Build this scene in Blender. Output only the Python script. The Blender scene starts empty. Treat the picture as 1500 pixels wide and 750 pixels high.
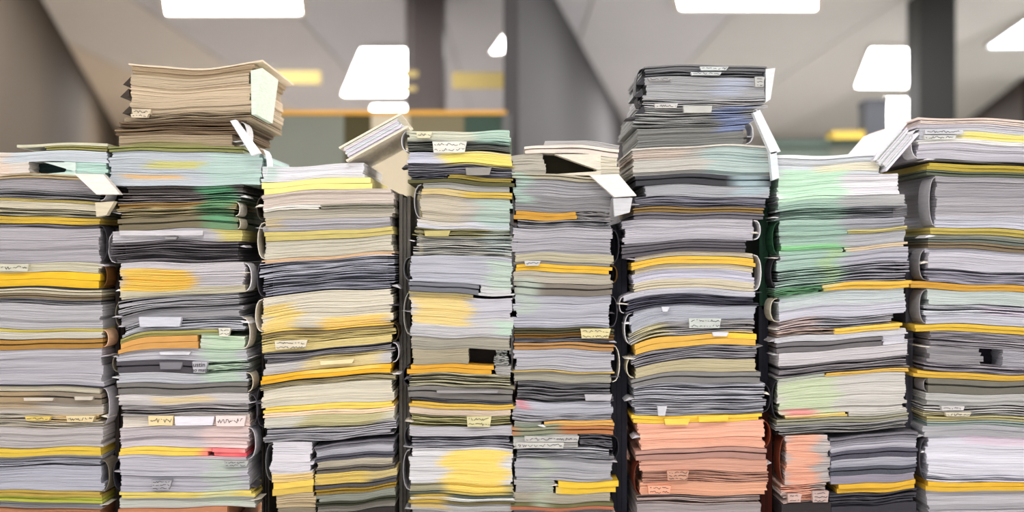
import bpy, math, random
from mathutils import Vector

rnd = random.Random(7)
SC = bpy.context.scene
COL = SC.collection

# ------------------------------------------------------------------ camera
K = 1.97 / 1500.0            # metres per pixel on the front plane of the piles
DIST = 2.2                   # camera to that plane
ZC = 1.30                    # camera height
S = K / DIST                 # tangent per pixel
cam = bpy.data.cameras.new('camera')
cam.sensor_width = 36.0
cam.lens = 36.0 * DIST / 1.97
cam.dof.use_dof = True
cam.dof.focus_distance = DIST
cam.dof.aperture_fstop = cam.lens / 26.0
cam_o = bpy.data.objects.new('camera', cam)
cam_o.location = (0, -DIST, ZC)
cam_o.rotation_euler = (math.pi / 2, 0, 0)
COL.objects.link(cam_o)
SC.camera = cam_o

# ------------------------------------------------------------------ world, light, exposure
world = bpy.data.worlds.new('office_daylight')
SC.world = world
world.use_nodes = True
bg = world.node_tree.nodes['Background']
bg.inputs[0].default_value = (0.93, 0.95, 1.0, 1)
bg.inputs[1].default_value = 1.0
SC.view_settings.view_transform = 'Standard'
SC.view_settings.look = 'None'
SC.view_settings.gamma = 1.0
SC.view_settings.use_curve_mapping = False
SC.view_settings.exposure = 0.62
PANEL_EMIT = 14.0            # strength of the ceiling light diffusers

CEIL = 2.77                  # ceiling height
FAR = 14.0                   # camera to the far wall


def wx(x):
    return (x - 750.0) * K


def wz(y):
    return ZC + (375.0 - y) * K


def pt(x, y, d):
    """a point seen at x, y standing d metres from the camera"""
    return ((x - 750.0) * S * d, d - DIST, ZC + (375.0 - y) * S * d)


def lin(c):
    r = []
    for v in c[:3]:
        v /= 255.0
        r.append(v / 12.92 if v <= 0.04045 else ((v + 0.055) / 1.055) ** 2.4)
    return r


# ------------------------------------------------------------------ materials
def new_mat(name):
    m = bpy.data.materials.new(name)
    m.use_nodes = True
    nt = m.node_tree
    return m, nt, nt.nodes['Principled BSDF']


def attr_mat(name, scale, strength, rough, bump, lo, hi):
    """colour comes from the mesh; streaks or grain come from a stretched noise"""
    m, nt, b = new_mat(name)
    at = nt.nodes.new('ShaderNodeAttribute'); at.attribute_name = 'Col'
    tc = nt.nodes.new('ShaderNodeTexCoord')
    mp = nt.nodes.new('ShaderNodeMapping'); mp.inputs['Scale'].default_value = scale
    nz = nt.nodes.new('ShaderNodeTexNoise')
    nz.inputs['Scale'].default_value = 1.0; nz.inputs['Detail'].default_value = 3.0
    nt.links.new(tc.outputs['Object'], mp.inputs[0])
    nt.links.new(mp.outputs[0], nz.inputs['Vector'])
    rp = nt.nodes.new('ShaderNodeMapRange')
    rp.inputs['From Min'].default_value = 0.3; rp.inputs['From Max'].default_value = 0.7
    rp.inputs['To Min'].default_value = lo; rp.inputs['To Max'].default_value = hi
    nt.links.new(nz.outputs['Fac'], rp.inputs['Value'])
    mx = nt.nodes.new('ShaderNodeVectorMath'); mx.operation = 'SCALE'
    nt.links.new(at.outputs['Color'], mx.inputs[0])
    nt.links.new(rp.outputs[0], mx.inputs['Scale'])
    nt.links.new(mx.outputs[0], b.inputs['Base Color'])
    bp = nt.nodes.new('ShaderNodeBump'); bp.inputs['Strength'].default_value = strength
    bp.inputs['Distance'].default_value = bump
    nt.links.new(nz.outputs['Fac'], bp.inputs['Height'])
    nt.links.new(bp.outputs[0], b.inputs['Normal'])
    b.inputs['Roughness'].default_value = rough
    b.inputs['Specular IOR Level'].default_value = 0.25
    return m


M_PAPER = attr_mat('paper_edges', (6, 6, 700), 0.45, 0.75, 0.0012, 0.86, 1.10)
M_BOARD = attr_mat('folder_board', (40, 40, 400), 0.2, 0.6, 0.0006, 0.90, 1.08)
M_CLOTH = attr_mat('book_cloth', (500, 500, 500), 0.5, 0.85, 0.0008, 0.82, 1.15)
M_PLAIN = attr_mat('painted_metal', (4, 4, 4), 0.05, 0.5, 0.0004, 0.96, 1.04)


def plain_mat(name, col, rough=0.8, grain=0.04, sc=3.0):
    m, nt, b = new_mat(name)
    tc = nt.nodes.new('ShaderNodeTexCoord')
    nz = nt.nodes.new('ShaderNodeTexNoise'); nz.inputs['Scale'].default_value = sc
    nt.links.new(tc.outputs['Object'], nz.inputs['Vector'])
    mx = nt.nodes.new('ShaderNodeMix'); mx.data_type = 'RGBA'
    c = lin(col)
    mx.inputs[6].default_value = [max(0, v * (1 - grain)) for v in c] + [1]
    mx.inputs[7].default_value = [min(1, v * (1 + grain)) for v in c] + [1]
    nt.links.new(nz.outputs['Fac'], mx.inputs[0])
    nt.links.new(mx.outputs[2], b.inputs['Base Color'])
    b.inputs['Roughness'].default_value = rough
    b.inputs['Specular IOR Level'].default_value = 0.2
    return m


def emit_mat(name, col, strength):
    m, nt, b = new_mat(name)
    b.inputs['Base Color'].default_value = (0.9, 0.9, 0.9, 1)
    b.inputs['Emission Color'].default_value = (*col, 1)
    b.inputs['Emission Strength'].default_value = strength
    return m


# ------------------------------------------------------------------ mesh helpers
class MB:
    def __init__(self):
        self.v, self.f, self.c = [], [], []

    def vert(self, p, c):
        self.v.append(p); self.c.append(c)
        return len(self.v) - 1

    def hexa(self, lo, hi, c):
        """lo, hi: four corner points each, same winding"""
        i = [self.vert(p, c) for p in list(lo) + list(hi)]
        self.f += [(i[3], i[2], i[1], i[0]), (i[4], i[5], i[6], i[7])]
        for k in range(4):
            n = (k + 1) % 4
            self.f.append((i[k], i[n], i[4 + n], i[4 + k]))

    def box(self, x0, x1, y0, y1, z0, z1, c):
        self.hexa([(x0, y0, z0), (x1, y0, z0), (x1, y1, z0), (x0, y1, z0)],
                  [(x0, y0, z1), (x1, y0, z1), (x1, y1, z1), (x0, y1, z1)], c)

    def ribbon(self, top, bot, yf, yb, cols):
        """a bent slab: top/bot lists of (x, z), extruded from yf to yb (lists or numbers)"""
        n = len(top)
        ids = []
        for k in range(n):
            f = yf[k] if isinstance(yf, list) else yf
            b = yb
            c = cols[k]
            ids.append((self.vert((top[k][0], f, top[k][1]), c), self.vert((bot[k][0], f, bot[k][1]), c),
                        self.vert((bot[k][0], b, bot[k][1]), c), self.vert((top[k][0], b, top[k][1]), c)))
        for k in range(n - 1):
            a, d = ids[k], ids[k + 1]
            self.f += [(a[1], d[1], d[0], a[0]), (a[0], d[0], d[3], a[3]), (a[2], d[2], d[1], a[1]), (a[3], d[3], d[2], a[2])]
        a, d = ids[0], ids[-1]
        self.f += [(a[0], a[3], a[2], a[1]), (d[0], d[1], d[2], d[3])]

    def build(self, name, mat, parent=None, origin=(0, 0, 0), kind=None):
        me = bpy.data.meshes.new(name)
        ox, oy, oz = origin
        me.from_pydata([(x - ox, y - oy, z - oz) for x, y, z in self.v], [], self.f)
        ca = me.color_attributes.new('Col', 'FLOAT_COLOR', 'POINT')
        buf = []
        for c in self.c:
            buf += [c[0], c[1], c[2], 1.0]
        ca.data.foreach_set('color', buf)
        me.materials.append(mat)
        me.update()
        o = bpy.data.objects.new(name, me)
        COL.objects.link(o)
        if parent is not None:
            o.parent = parent
        else:
            o.location = origin
        if kind:
            o['kind'] = kind
        return o


def thing(name, label, cat, loc=(0, 0, 0), group=None):
    o = bpy.data.objects.new(name, None)
    o.empty_display_size = 0.05
    COL.objects.link(o)
    o.location = loc
    o['label'] = label; o['category'] = cat
    if group:
        o['group'] = group
    return o


def tag(o, label, cat, group=None):
    o['label'] = label; o['category'] = cat
    if group:
        o['group'] = group
    return o


# ------------------------------------------------------------------ the room
W = [1, 1, 1]


def slab_poly(name, pts, z0, z1, mat, kind='structure', parent=None, col=(200, 200, 200)):
    mb = MB()
    c = lin(col)
    mb.hexa([(x, y, z0) for x, y in pts], [(x, y, z1) for x, y in pts], c)
    o = mb.build(name, mat, parent)
    if kind and parent is None:
        o['kind'] = kind
    return o


def xd(x, d):
    return (x - 750.0) * S * d


yb = FAR - DIST
floor = slab_poly('floor', [(-9, -7), (9, -7), (9, yb + .3), (-9, yb + .3)], -0.1, 0.0, plain_mat('pale_vinyl', (226, 220, 212), 0.7, .04, 6))
slab_poly('wall_back', [(-9, yb), (9, yb), (9, yb + .2), (-9, yb + .2)], 0, CEIL, plain_mat('paint_back', (176, 172, 168)))


def wall_line(name, p0, p1, thick, mat):
    d = Vector((p1[0] - p0[0], p1[1] - p0[1])).normalized()
    n = Vector((-d.y, d.x)) * thick
    pts = [p0, p1, (p1[0] + n.x, p1[1] + n.y), (p0[0] + n.x, p0[1] + n.y)]
    return slab_poly(name, pts, 0, CEIL, mat)


def ground(x, y_px):
    """point of the ceiling line seen at x, y"""
    d = (CEIL - ZC) / ((375 - y_px) * S)
    return Vector((xd(x, d), d - DIST))


def extend(a, b, y):
    t = (y - a.y) / (b.y - a.y)
    p = a + (b - a) * t
    return (p.x, p.y)


la, lb = ground(62, 0), ground(178, 200)
wall_line('wall_left', extend(la, lb, 2.0), extend(la, lb, yb), 0.15, plain_mat('paint_taupe', (66, 55, 42)))
pa, pb = ground(815, 0), ground(930, 205)
wall_line('wall_partition', extend(pa, pb, 3.0), extend(pa, pb, yb), 0.07, plain_mat('paint_grey', (76, 74, 76)))
ra, rb = ground(1500, 112), ground(1392, 195)
wall_line('wall_right', extend(ra, rb, yb), extend(ra, rb, 7.2), 0.15, plain_mat('paint_brown', (50, 40, 35)))

# ceiling: a soffit with tiles let in, seams between them
ceil = slab_poly('ceiling', [(-9, -7), (9, -7), (9, yb + .3), (-9, yb + .3)], CEIL + .012, CEIL + .12, plain_mat('ceiling_grid', (150, 145, 140)))
TILE_COLS = [(-3.0, (208, 192, 172)), (-1.75, (208, 200, 192)), (-1.1, (200, 197, 199)), (0.2, (197, 197, 203)), (1.6, (207, 206, 210)), (3.2, (207, 206, 204)), (9, (192, 192, 188))]
tile_mats = [plain_mat('ceiling_tile_%d' % i, c, .9, .03, 9) for i, (_, c) in enumerate(TILE_COLS)]
tile_mesh = {}
tx, ty = 0.88, 1.2
for i in range(-9, 10):
    for j in range(0, 9):
        cx, cy = i * tx + .02, 3.0 + j * ty
        k = 0
        while TILE_COLS[k][0] < cx:
            k += 1
        if k not in tile_mesh:
            mb = MB()
            mb.box(-tx / 2 + .006, tx / 2 - .006, -ty / 2 + .006, ty / 2 - .006, 0, .016, W)
            o = mb.build('ceiling_tile', tile_mats[k], ceil)
            tile_mesh[k] = o.data
        else:
            o = bpy.data.objects.new('ceiling_tile', tile_mesh[k])
            COL.objects.link(o); o.parent = ceil
        o.location = (cx, cy, CEIL)

# ceiling lights
M_GLOW = emit_mat('light_diffuser', (1.0, 0.98, 0.965), PANEL_EMIT)
M_GLOWC = emit_mat('light_diffuser_cool', (0.78, 0.9, 1.0), PANEL_EMIT * .5)


def ceiling_light(corners, label, mat, group=None):
    """corners: plan points near-left, near-right, far-right, far-left"""
    cx = sum(p[0] for p in corners) / 4; cy = sum(p[1] for p in corners) / 4
    t = thing('ceiling_light', label, 'light', (cx, cy, CEIL), group)
    loc = [(p[0] - cx, p[1] - cy) for p in corners]

    def inset(q, s):
        l = max(.01, math.hypot(*q)); return (q[0] * (1 - s / l), q[1] * (1 - s / l))
    mb = MB()
    inn = [inset(q, .05) for q in loc]
    for k in range(4):
        n = (k + 1) % 4
        a, b_, c_, d_ = loc[k], loc[n], inn[n], inn[k]
        mb.hexa([(*a, -.03), (*b_, -.03), (*c_, -.03), (*d_, -.03)], [(*a, -.001), (*b_, -.001), (*c_, -.001), (*d_, -.001)], lin((214, 206, 198)))
    mb.build('frame', M_PLAIN, t)
    mb = MB()
    mb.hexa([(*q, -.022) for q in inn], [(*q, -.004) for q in inn], W)
    mb.build('diffuser', mat, t)
    return t


def panel_px(quad):
    """quad of picture points lying on the ceiling"""
    r = []
    for x, y in quad:
        p = ground(x, y); r.append((p.x, p.y))
    return r


ceiling_light(panel_px([(226, -42), (443, -42), (450, 16), (238, 16)]), 'flat white ceiling panel lamp, the one nearest the taupe wall', M_GLOW)
ceiling_light(panel_px([(975, -42), (1205, -42), (1203, 9), (988, 9)]), 'flat white ceiling panel lamp beside the grey partition wall', M_GLOW)
ceiling_light(panel_px([(528, 64), (606, 64), (596, 136), (500, 136)]), 'blurred long ceiling lamp next to the mauve pillar', M_GLOW)
ceiling_light(panel_px([(545, 150), (600, 150), (600, 196), (536, 196)]), 'blurred small ceiling lamp beyond the long one by the mauve pillar', M_GLOW)
ceiling_light(panel_px([(1274, 64), (1362, 64), (1350, 124), (1252, 124)]), 'blurred long ceiling lamp next to the charcoal pillar', M_GLOW)
ceiling_light(panel_px([(1296, 140), (1358, 140), (1350, 190), (1272, 190)]), 'blurred small ceiling lamp beyond the long one by the charcoal pillar', M_GLOW)
ceiling_light(panel_px([(740, 38), (775, 32), (760, 72), (716, 74)]), 'narrow ceiling lamp close to the end of the grey partition', M_GLOW)
ceiling_light(panel_px([(1500, 22), (1580, 10), (1560, 64), (1440, 66)]), 'cool bluish ceiling lamp high above the brown wall', M_GLOWC)
for quad, lab in (([(205, 110), (352, 110), (352, 150), (222, 150)], 'added ceiling lamp, unseen behind the tan bundle'),
                  ([(952, 110), (1096, 110), (1096, 150), (962, 150)], 'added ceiling lamp, unseen behind the grey bundle with printed slips')):
    ceiling_light(panel_px(quad), lab, M_GLOW)  # unseen lamps, added so that bounced light brightens the ceiling
for i, x in enumerate((-2.4, 0.0, 2.4)):  # rows of unseen lamps added to light the room and the piles
    for yv in (-1.9, 1.2, 2.9):
        if yv > 2:
            x = (-1.3, None, 2.0)[i]
        if x is None:
            continue
        ceiling_light([(x - .6, yv - .3), (x + .6, yv - .3), (x + .6, yv + .3), (x - .6, yv + .3)],
                      'added unseen panel lamp just behind the paper piles' if yv > 2 else 'added unseen panel lamp directly over the paper piles' if yv > 0 else 'added unseen panel lamp above the space in front of the piles', M_GLOW,
                      'added panel lamps behind the piles' if yv > 2 else 'added panel lamps over the piles' if yv > 0 else 'added panel lamps in front of the piles')


# pillars
def pillar(x0, x1, d, col, label):
    mb = MB()
    a, b_ = xd(x0, d), xd(x1, d)
    y0 = d - DIST
    w = b_ - a
    mb.box(a, b_, y0, y0 + w, 0, CEIL - .0005, lin(col))
    t = thing('pillar', label, 'pillar', ((a + b_) / 2, y0 + w / 2, 0))
    mb2 = MB(); mb2.box(-w / 2, w / 2, -w / 2, w / 2, .1, CEIL - .0005, lin(col)); mb2.build('shaft', M_PLAIN, t)
    mb2 = MB(); mb2.box(-w / 2 - .015, w / 2 + .015, -w / 2 - .015, w / 2 + .015, 0, .1, lin((60, 58, 58))); mb2.build('plinth', M_PLAIN, t)


pillar(594, 650, 6.4, (96, 88, 88), 'square mauve-grey pillar rising behind the pile with the handwritten note')
pillar(1347, 1400, 6.4, (46, 46, 45), 'square charcoal pillar rising behind the pile of pink-edged sheets')


# cubicle screens far behind
def screen(label, x0, x1, ytop, d, panels, rail_col, rail_px):
    a, b_ = xd(x0, d), xd(x1, d)
    y0 = d - DIST
    ztop = ZC + (375 - ytop) * S * d
    t = thing('cubicle_screen', label, 'screen', ((a + b_) / 2, y0, 0))
    ox = (a + b_) / 2
    rz = rail_px * S * d
    mb = MB(); mb.box(a - ox, b_ - ox, -.03, .03, ztop - rz, ztop, lin(rail_col)); mb.build('top_rail', M_PLAIN, t)
    for (p0, p1, col) in panels:
        mb = MB(); mb.box(xd(p0, d) - ox, xd(p1, d) - ox, -.02, .02, .08, ztop - rz, lin(col)); mb.build('panel', M_CLOTH, t)
    for x in (a, b_):
        mb = MB(); mb.box(x - ox - .02, x - ox + .02, -.035, .035, 0, ztop - rz, lin((90, 90, 90))); mb.build('post', M_PLAIN, t)
    return t


screen('tall office screen with orange colour bleed as its top rail', 372, 742, 163, 5.0,
       [(374, 505, (118, 122, 112)), (505, 545, (70, 64, 40)), (545, 600, (196, 184, 160)), (600, 680, (116, 108, 84)), (680, 740, (56, 74, 64))], (214, 158, 62), 6)  # the orange rail takes the place of a band of colour bleed
screen('low office screen with a dark green top', 1120, 1352, 205, 5.6,
       [(1122, 1215, (96, 106, 98)), (1215, 1295, (120, 122, 112)), (1295, 1350, (150, 150, 144))], (72, 86, 78), 10)

# yellow colour bleed built as hanging boards, and boxes in the blurred background
for x0, x1, y0, y1 in ((392, 470, 104, 123), (531, 612, 104, 112), (533, 610, 127, 133), (662, 742, 106, 130)):
    d = 6.0 if x0 != 533 else 5.9
    a, b_ = xd(x0, d), xd(x1, d)
    z1 = ZC + (375 - y0) * S * d; z0 = ZC + (375 - y1) * S * d
    lab = {392: 'yellow colour bleed built as a board nearest the tall tan bundle', 531: 'yellow colour bleed built as a strip above its thin twin',
           533: 'yellow colour bleed built as the thinnest strip, below another', 662: 'yellow colour bleed built as a board beside the mauve pillar'}[x0]
    t = thing('colour_bleed_board', lab, 'board', ((a + b_) / 2, d - DIST, z0))
    w = (b_ - a) / 2
    mb = MB(); mb.box(-w, w, -.01, .01, 0, z1 - z0, lin((208, 186, 118))); mb.build('panel', M_PLAIN, t)
    for sx in (-1, 1):
        mb = MB(); mb.box(sx * w * .8 - .0005, sx * w * .8 + .0005, -.0005, .0005, z1 - z0, CEIL - z0, lin((190, 185, 180))); mb.build('wire', M_PLAIN, t)

d = 5.6
zt = ZC + (375 - 205) * S * d
for x0, x1, y0, col, name, lab, cat in ((1214, 1262, 193, (205, 176, 80), 'storage_box', 'pale yellow box on the low screen', 'box'),
                                        (1262, 1296, 148, (70, 72, 78), 'loudspeaker', 'dark speaker box standing on the low green-topped screen', 'speaker'),
                                        (1296, 1330, 196, (196, 168, 84), 'storage_box', 'flat ochre box beside the dark speaker', 'box')):
    a, b_ = xd(x0, d) + .003, xd(x1, d) - .003
    z1 = ZC + (375 - y0) * S * d
    t = thing(name, lab, cat, ((a + b_) / 2, d - DIST, zt))
    w = (b_ - a) / 2
    mb = MB(); mb.box(-w, w, -.06, .06, 0, (z1 - zt) * .86, lin(col)); mb.build('body', M_PLAIN, t)
    mb = MB(); mb.box(-w - .002, w + .002, -.063, .063, (z1 - zt) * .86, z1 - zt, lin([v * .93 for v in col])); mb.build('lid', M_PLAIN, t)

# ------------------------------------------------------------------ the table under the piles
TZ = wz(796)
t = thing('work_table', 'long wooden table carrying all the paper piles', 'table', (0.02, 0.2, 0))
mb = MB(); mb.box(-1.3, 1.35, -.30, .40, TZ - .03, TZ, lin((150, 124, 96))); mb.build('table_top', M_BOARD, t)
for sx in (-1.24, 1.29):
    for sy in (-.26, .34):
        mb = MB(); mb.box(sx - .03, sx + .03, sy - .03, sy + .03, 0, TZ - .03, lin((70, 70, 72))); mb.build('leg', M_PLAIN, t)

# ------------------------------------------------------------------ paper piles
P = (196, 191, 197); PW = (232, 230, 233); PC = (212, 203, 180); TAN = (198, 177, 148); G = (152, 149, 152)
DK = (74, 71, 77); BLK = (46, 44, 50); Y = (232, 190, 66); AM = (206, 152, 48); YP = (250, 232, 140); OL = (150, 144, 84)
BR = (150, 118, 68); TP = (116, 108, 94); MINT = (182, 214, 200); SAL = (240, 178, 152); ROSE = (168, 126, 114); ORB = (198, 132, 84)
PINK = (212, 196, 200); BLU = (190, 196, 212); CRW = (226, 218, 204); GRN = (92, 168, 122); PEA = (232, 188, 152); RED = (220, 84, 96)
LG = (176, 174, 178); DG = (96, 96, 98)

PILES = {}


def interp(keys, y):
    if y <= keys[0][0]:
        return keys[0][1:]
    for a, b_ in zip(keys, keys[1:]):
        if y <= b_[0]:
            t_ = (y - a[0]) / (b_[0] - a[0])
            return tuple(a[i] + (b_[i] - a[i]) * t_ for i in (1, 2, 3))
    return keys[-1][1:]


class Pile:
    """keys: (height, tilt, bow, droop) in pixels; droop sinks the start side"""

    def __init__(self, x0, x1, keys, tints=(), depth=.30):
        self.x0, self.x1, self.keys, self.tints, self.depth = x0, x1, keys, tints, depth

    def z(self, x, y):
        u = (x - self.x0) / (self.x1 - self.x0)
        tilt, bow, droop = interp(self.keys, y)
        uu = min(1.1, max(-.1, u))
        o = tilt * (uu - .5) - bow * (4 * uu * (1 - uu) - .66)
        o += droop * max(0, 1 - uu / .28) ** 2
        o += 1.5 * math.sin(uu * 5.2 + y * .043 + self.x0) + .8 * math.sin(uu * 11 + y * .071)
        return wz(y + o * min(1, max(0, (796 - y) / 50)))

    def col(self, x, y, base):
        c = list(base)
        for (a, b_, t0, t1, col, k) in self.tints:
            sx, sy = 16.0, 3.0
            w = min(1, max(0, (x - a) / sx + .5)) * min(1, max(0, (b_ - x) / sx + .5))
            w *= min(1, max(0, (y - t0) / sy + .5)) * min(1, max(0, (t1 - y) / sy + .5)) * k
            if w > 0:
                q = lin(col)
                c = [c[i] * (1 - w) + q[i] * w for i in range(3)]
        return c


NX = 18


def sheet(mb, pile, x0, x1, y0, y1, yf, col, shade=1.0, wob=0.0, tint=True, yb_=None, curl=0.0):
    top, bot, cols, front = [], [], [], []
    base = [v * shade for v in lin(col)]
    ph, fr = rnd.uniform(0, 6.28), rnd.uniform(.8, 2.2)
    tj = rnd.uniform(-6, 6) + 7 * math.sin(y0 * .21 + pile.x0)
    for k in range(NX + 1):
        x = x0 + (x1 - x0) * k / NX
        w = wob * math.sin(ph + fr * 6.28 * k / NX)
        top.append((wx(x), pile.z(x, y0 + max(0, w)))); bot.append((wx(x), pile.z(x, y1 + min(0, w))))
        cols.append(pile.col(x + tj, (y0 + y1) / 2, base) if tint else base)
        front.append(yf + curl * math.sin(ph * 1.7 + 4 * k / NX))
    mb.ribbon(top, bot, front, pile.depth if yb_ is None else yb_, cols)


def fill_pages(mb, pile, x0, x1, y0, y1, col, loose, rag):
    """page layers from y0 to y1; loose opens dark slots between bundles"""
    y = y0
    # the inside of the bundle, set back from the edges
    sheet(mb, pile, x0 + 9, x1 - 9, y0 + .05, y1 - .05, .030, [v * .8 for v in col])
    run = 0
    off = rnd.uniform(-.003, .003)
    sa, sb = rnd.uniform(-rag, rag), rnd.uniform(-rag, rag)
    tone = 1.0
    while y < y1 - .3:
        th = rnd.uniform(1.1, 2.3) if not loose else rnd.uniform(.9, 2.4)
        e = min(y1, y + th)
        if run <= 0:
            run = rnd.randint(3, 9)
            off = rnd.uniform(-.004, .004)
            sa, sb = rnd.uniform(-rag, rag), rnd.uniform(-rag, rag)
            tone = rnd.uniform(.90, 1.06)
        run -= 1
        gap = rnd.uniform(.06, .16)
        if loose and rnd.random() < .36:
            gap = rnd.uniform(.9, 2.4)
        sh = tone * rnd.uniform(.93, 1.06)
        if loose:
            sh *= rnd.choice((.78, .95, 1.1))
        sheet(mb, pile, x0 + sa + rnd.uniform(-.8, .8), x1 + sb + rnd.uniform(-.8, .8), y, e, off + rnd.uniform(-.0012, .0012), col, sh,
              wob=(.9 if loose else .15), curl=.0025 if loose else .0008)
        y = e + gap


def fold(mb, pile, side, x, y0, y1, col, out):
    """the curved back of a folder, bending round the bundle at one side"""
    c = [v for v in lin(col)]
    n = 8
    pts_o, pts_i = [], []
    zc0, zc1 = pile.z(x, y0), pile.z(x, y1)
    sgn = -1 if side == 'L' else 1
    for k in range(n + 1):
        a = math.pi * k / n
        zz = (zc0 + zc1) / 2 + (zc0 - zc1) / 2 * math.cos(a)
        pts_o.append((wx(x + sgn * out * math.sin(a) ** .8) if 0 < k < n else wx(x), zz))
        th = 1.0
        zz2 = (zc0 + zc1) / 2 + ((zc0 - zc1) / 2 - K * th) * math.cos(a)
        pts_i.append((wx(x + sgn * max(0, out - th) * math.sin(a) ** .8) if 0 < k < n else wx(x), zz2))
    yf = rnd.uniform(-.004, .006)
    if sgn < 0:
        pts_o, pts_i = pts_o, pts_i
    mb.ribbon(pts_o, pts_i, yf, .055, [c] * (n + 1))


ORD = ['topmost', 'second', 'third', 'fourth', 'fifth', 'sixth', 'seventh', 'eighth', 'ninth', 'tenth', 'eleventh', 'twelfth', 'thirteenth',
       'fourteenth', 'fifteenth', 'sixteenth', 'seventeenth', 'eighteenth', 'nineteenth', 'twentieth', 'twenty-first', 'twenty-second', 'twenty-third']
FILES = {}


def build_pile(key, title, pile, files):
    PILES[key] = pile
    FILES[key] = []
    for n, f in enumerate(files):
        desc, bands = f[0], f[1]
        opt = f[2] if len(f) > 2 else {}
        ys = [b_[0] for b_ in bands] + [b_[1] for b_ in bands]
        y0, y1 = min(ys), max(ys)
        x0 = opt.get('x0', pile.x0) + rnd.uniform(-2, 2); x1 = opt.get('x1', pile.x1) + rnd.uniform(-2, 2)
        org = (wx((x0 + x1) / 2), pile.depth / 2, wz(y1))
        t_ = thing(opt.get('name', 'paper_file'), '%s, %s in the %s' % (desc, ORD[n], title), opt.get('cat', 'file'), org, 'files of the ' + title)
        FILES[key].append(t_)
        pages = MB()
        for b_ in bands:
            a, e, kind, col = b_[:4]
            bx0 = b_[4] if len(b_) > 4 and b_[4] is not None else x0
            bx1 = b_[5] if len(b_) > 5 and b_[5] is not None else x1
            if kind == 'p':
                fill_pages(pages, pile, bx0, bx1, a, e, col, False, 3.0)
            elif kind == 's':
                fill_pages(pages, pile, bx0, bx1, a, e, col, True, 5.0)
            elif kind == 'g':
                sheet(pages, pile, bx0 + 8, bx1 - 8, a, e, .05, col)  # shade of the hollow painted in as a dark sheet set back
            else:
                mb = MB()
                if kind == 'd':
                    sheet(mb, pile, bx0 + rnd.uniform(-3, 3), bx1 + rnd.uniform(-3, 3), a, (a + e) / 2 - .2, rnd.uniform(-.006, 0), col, 1, .3, True, curl=.0015)
                    sheet(mb, pile, bx0 + rnd.uniform(-4, 4), bx1 + rnd.uniform(-4, 4), (a + e) / 2, e, rnd.uniform(-.006, 0), col, .93, .3, True, curl=.0015)
                    mb.build('divider', M_BOARD, t_, org, 'stuff')
                else:
                    h = e - a
                    if h > 5:
                        sheet(mb, pile, bx0 - 2, bx1 + 2, a, a + h * .36, -.006, col, 1.06, .35, True)
                        sheet(mb, pile, bx0 + 2, bx1 - 2, a + h * .36, a + h * .5, .006, col, .85, 0, True)
                        sheet(mb, pile, bx0 - 1, bx1 + 1, a + h * .5, e, -.003, col, .95, .35, True)
                        mb.build('cover', M_CLOTH if kind == 'b' else M_BOARD, t_, org, 'stuff')
                    else:
                        sheet(mb, pile, bx0 - 3, bx1 + 3, a, e, -.007, col, 1, .2, True)
                        mb.build('cover', M_CLOTH if kind == 'b' else M_BOARD, t_, org)
        if pages.v:
            pages.build('page_block', M_PAPER, t_, org, 'stuff')
        side = opt.get('fold', rnd.choice('LR'))
        if side in 'LR' and y1 - y0 > 14 and not opt.get('nofold'):
            mb = MB()
            fold(mb, pile, side, x0 if side == 'L' else x1, y0 + 1, y1 - 1, opt.get('fcol', rnd.choice((P, PC, DK, BLK, TP))), min(11, (y1 - y0) * .3))
            mb.build('folder_back', M_BOARD, t_, org)


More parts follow.
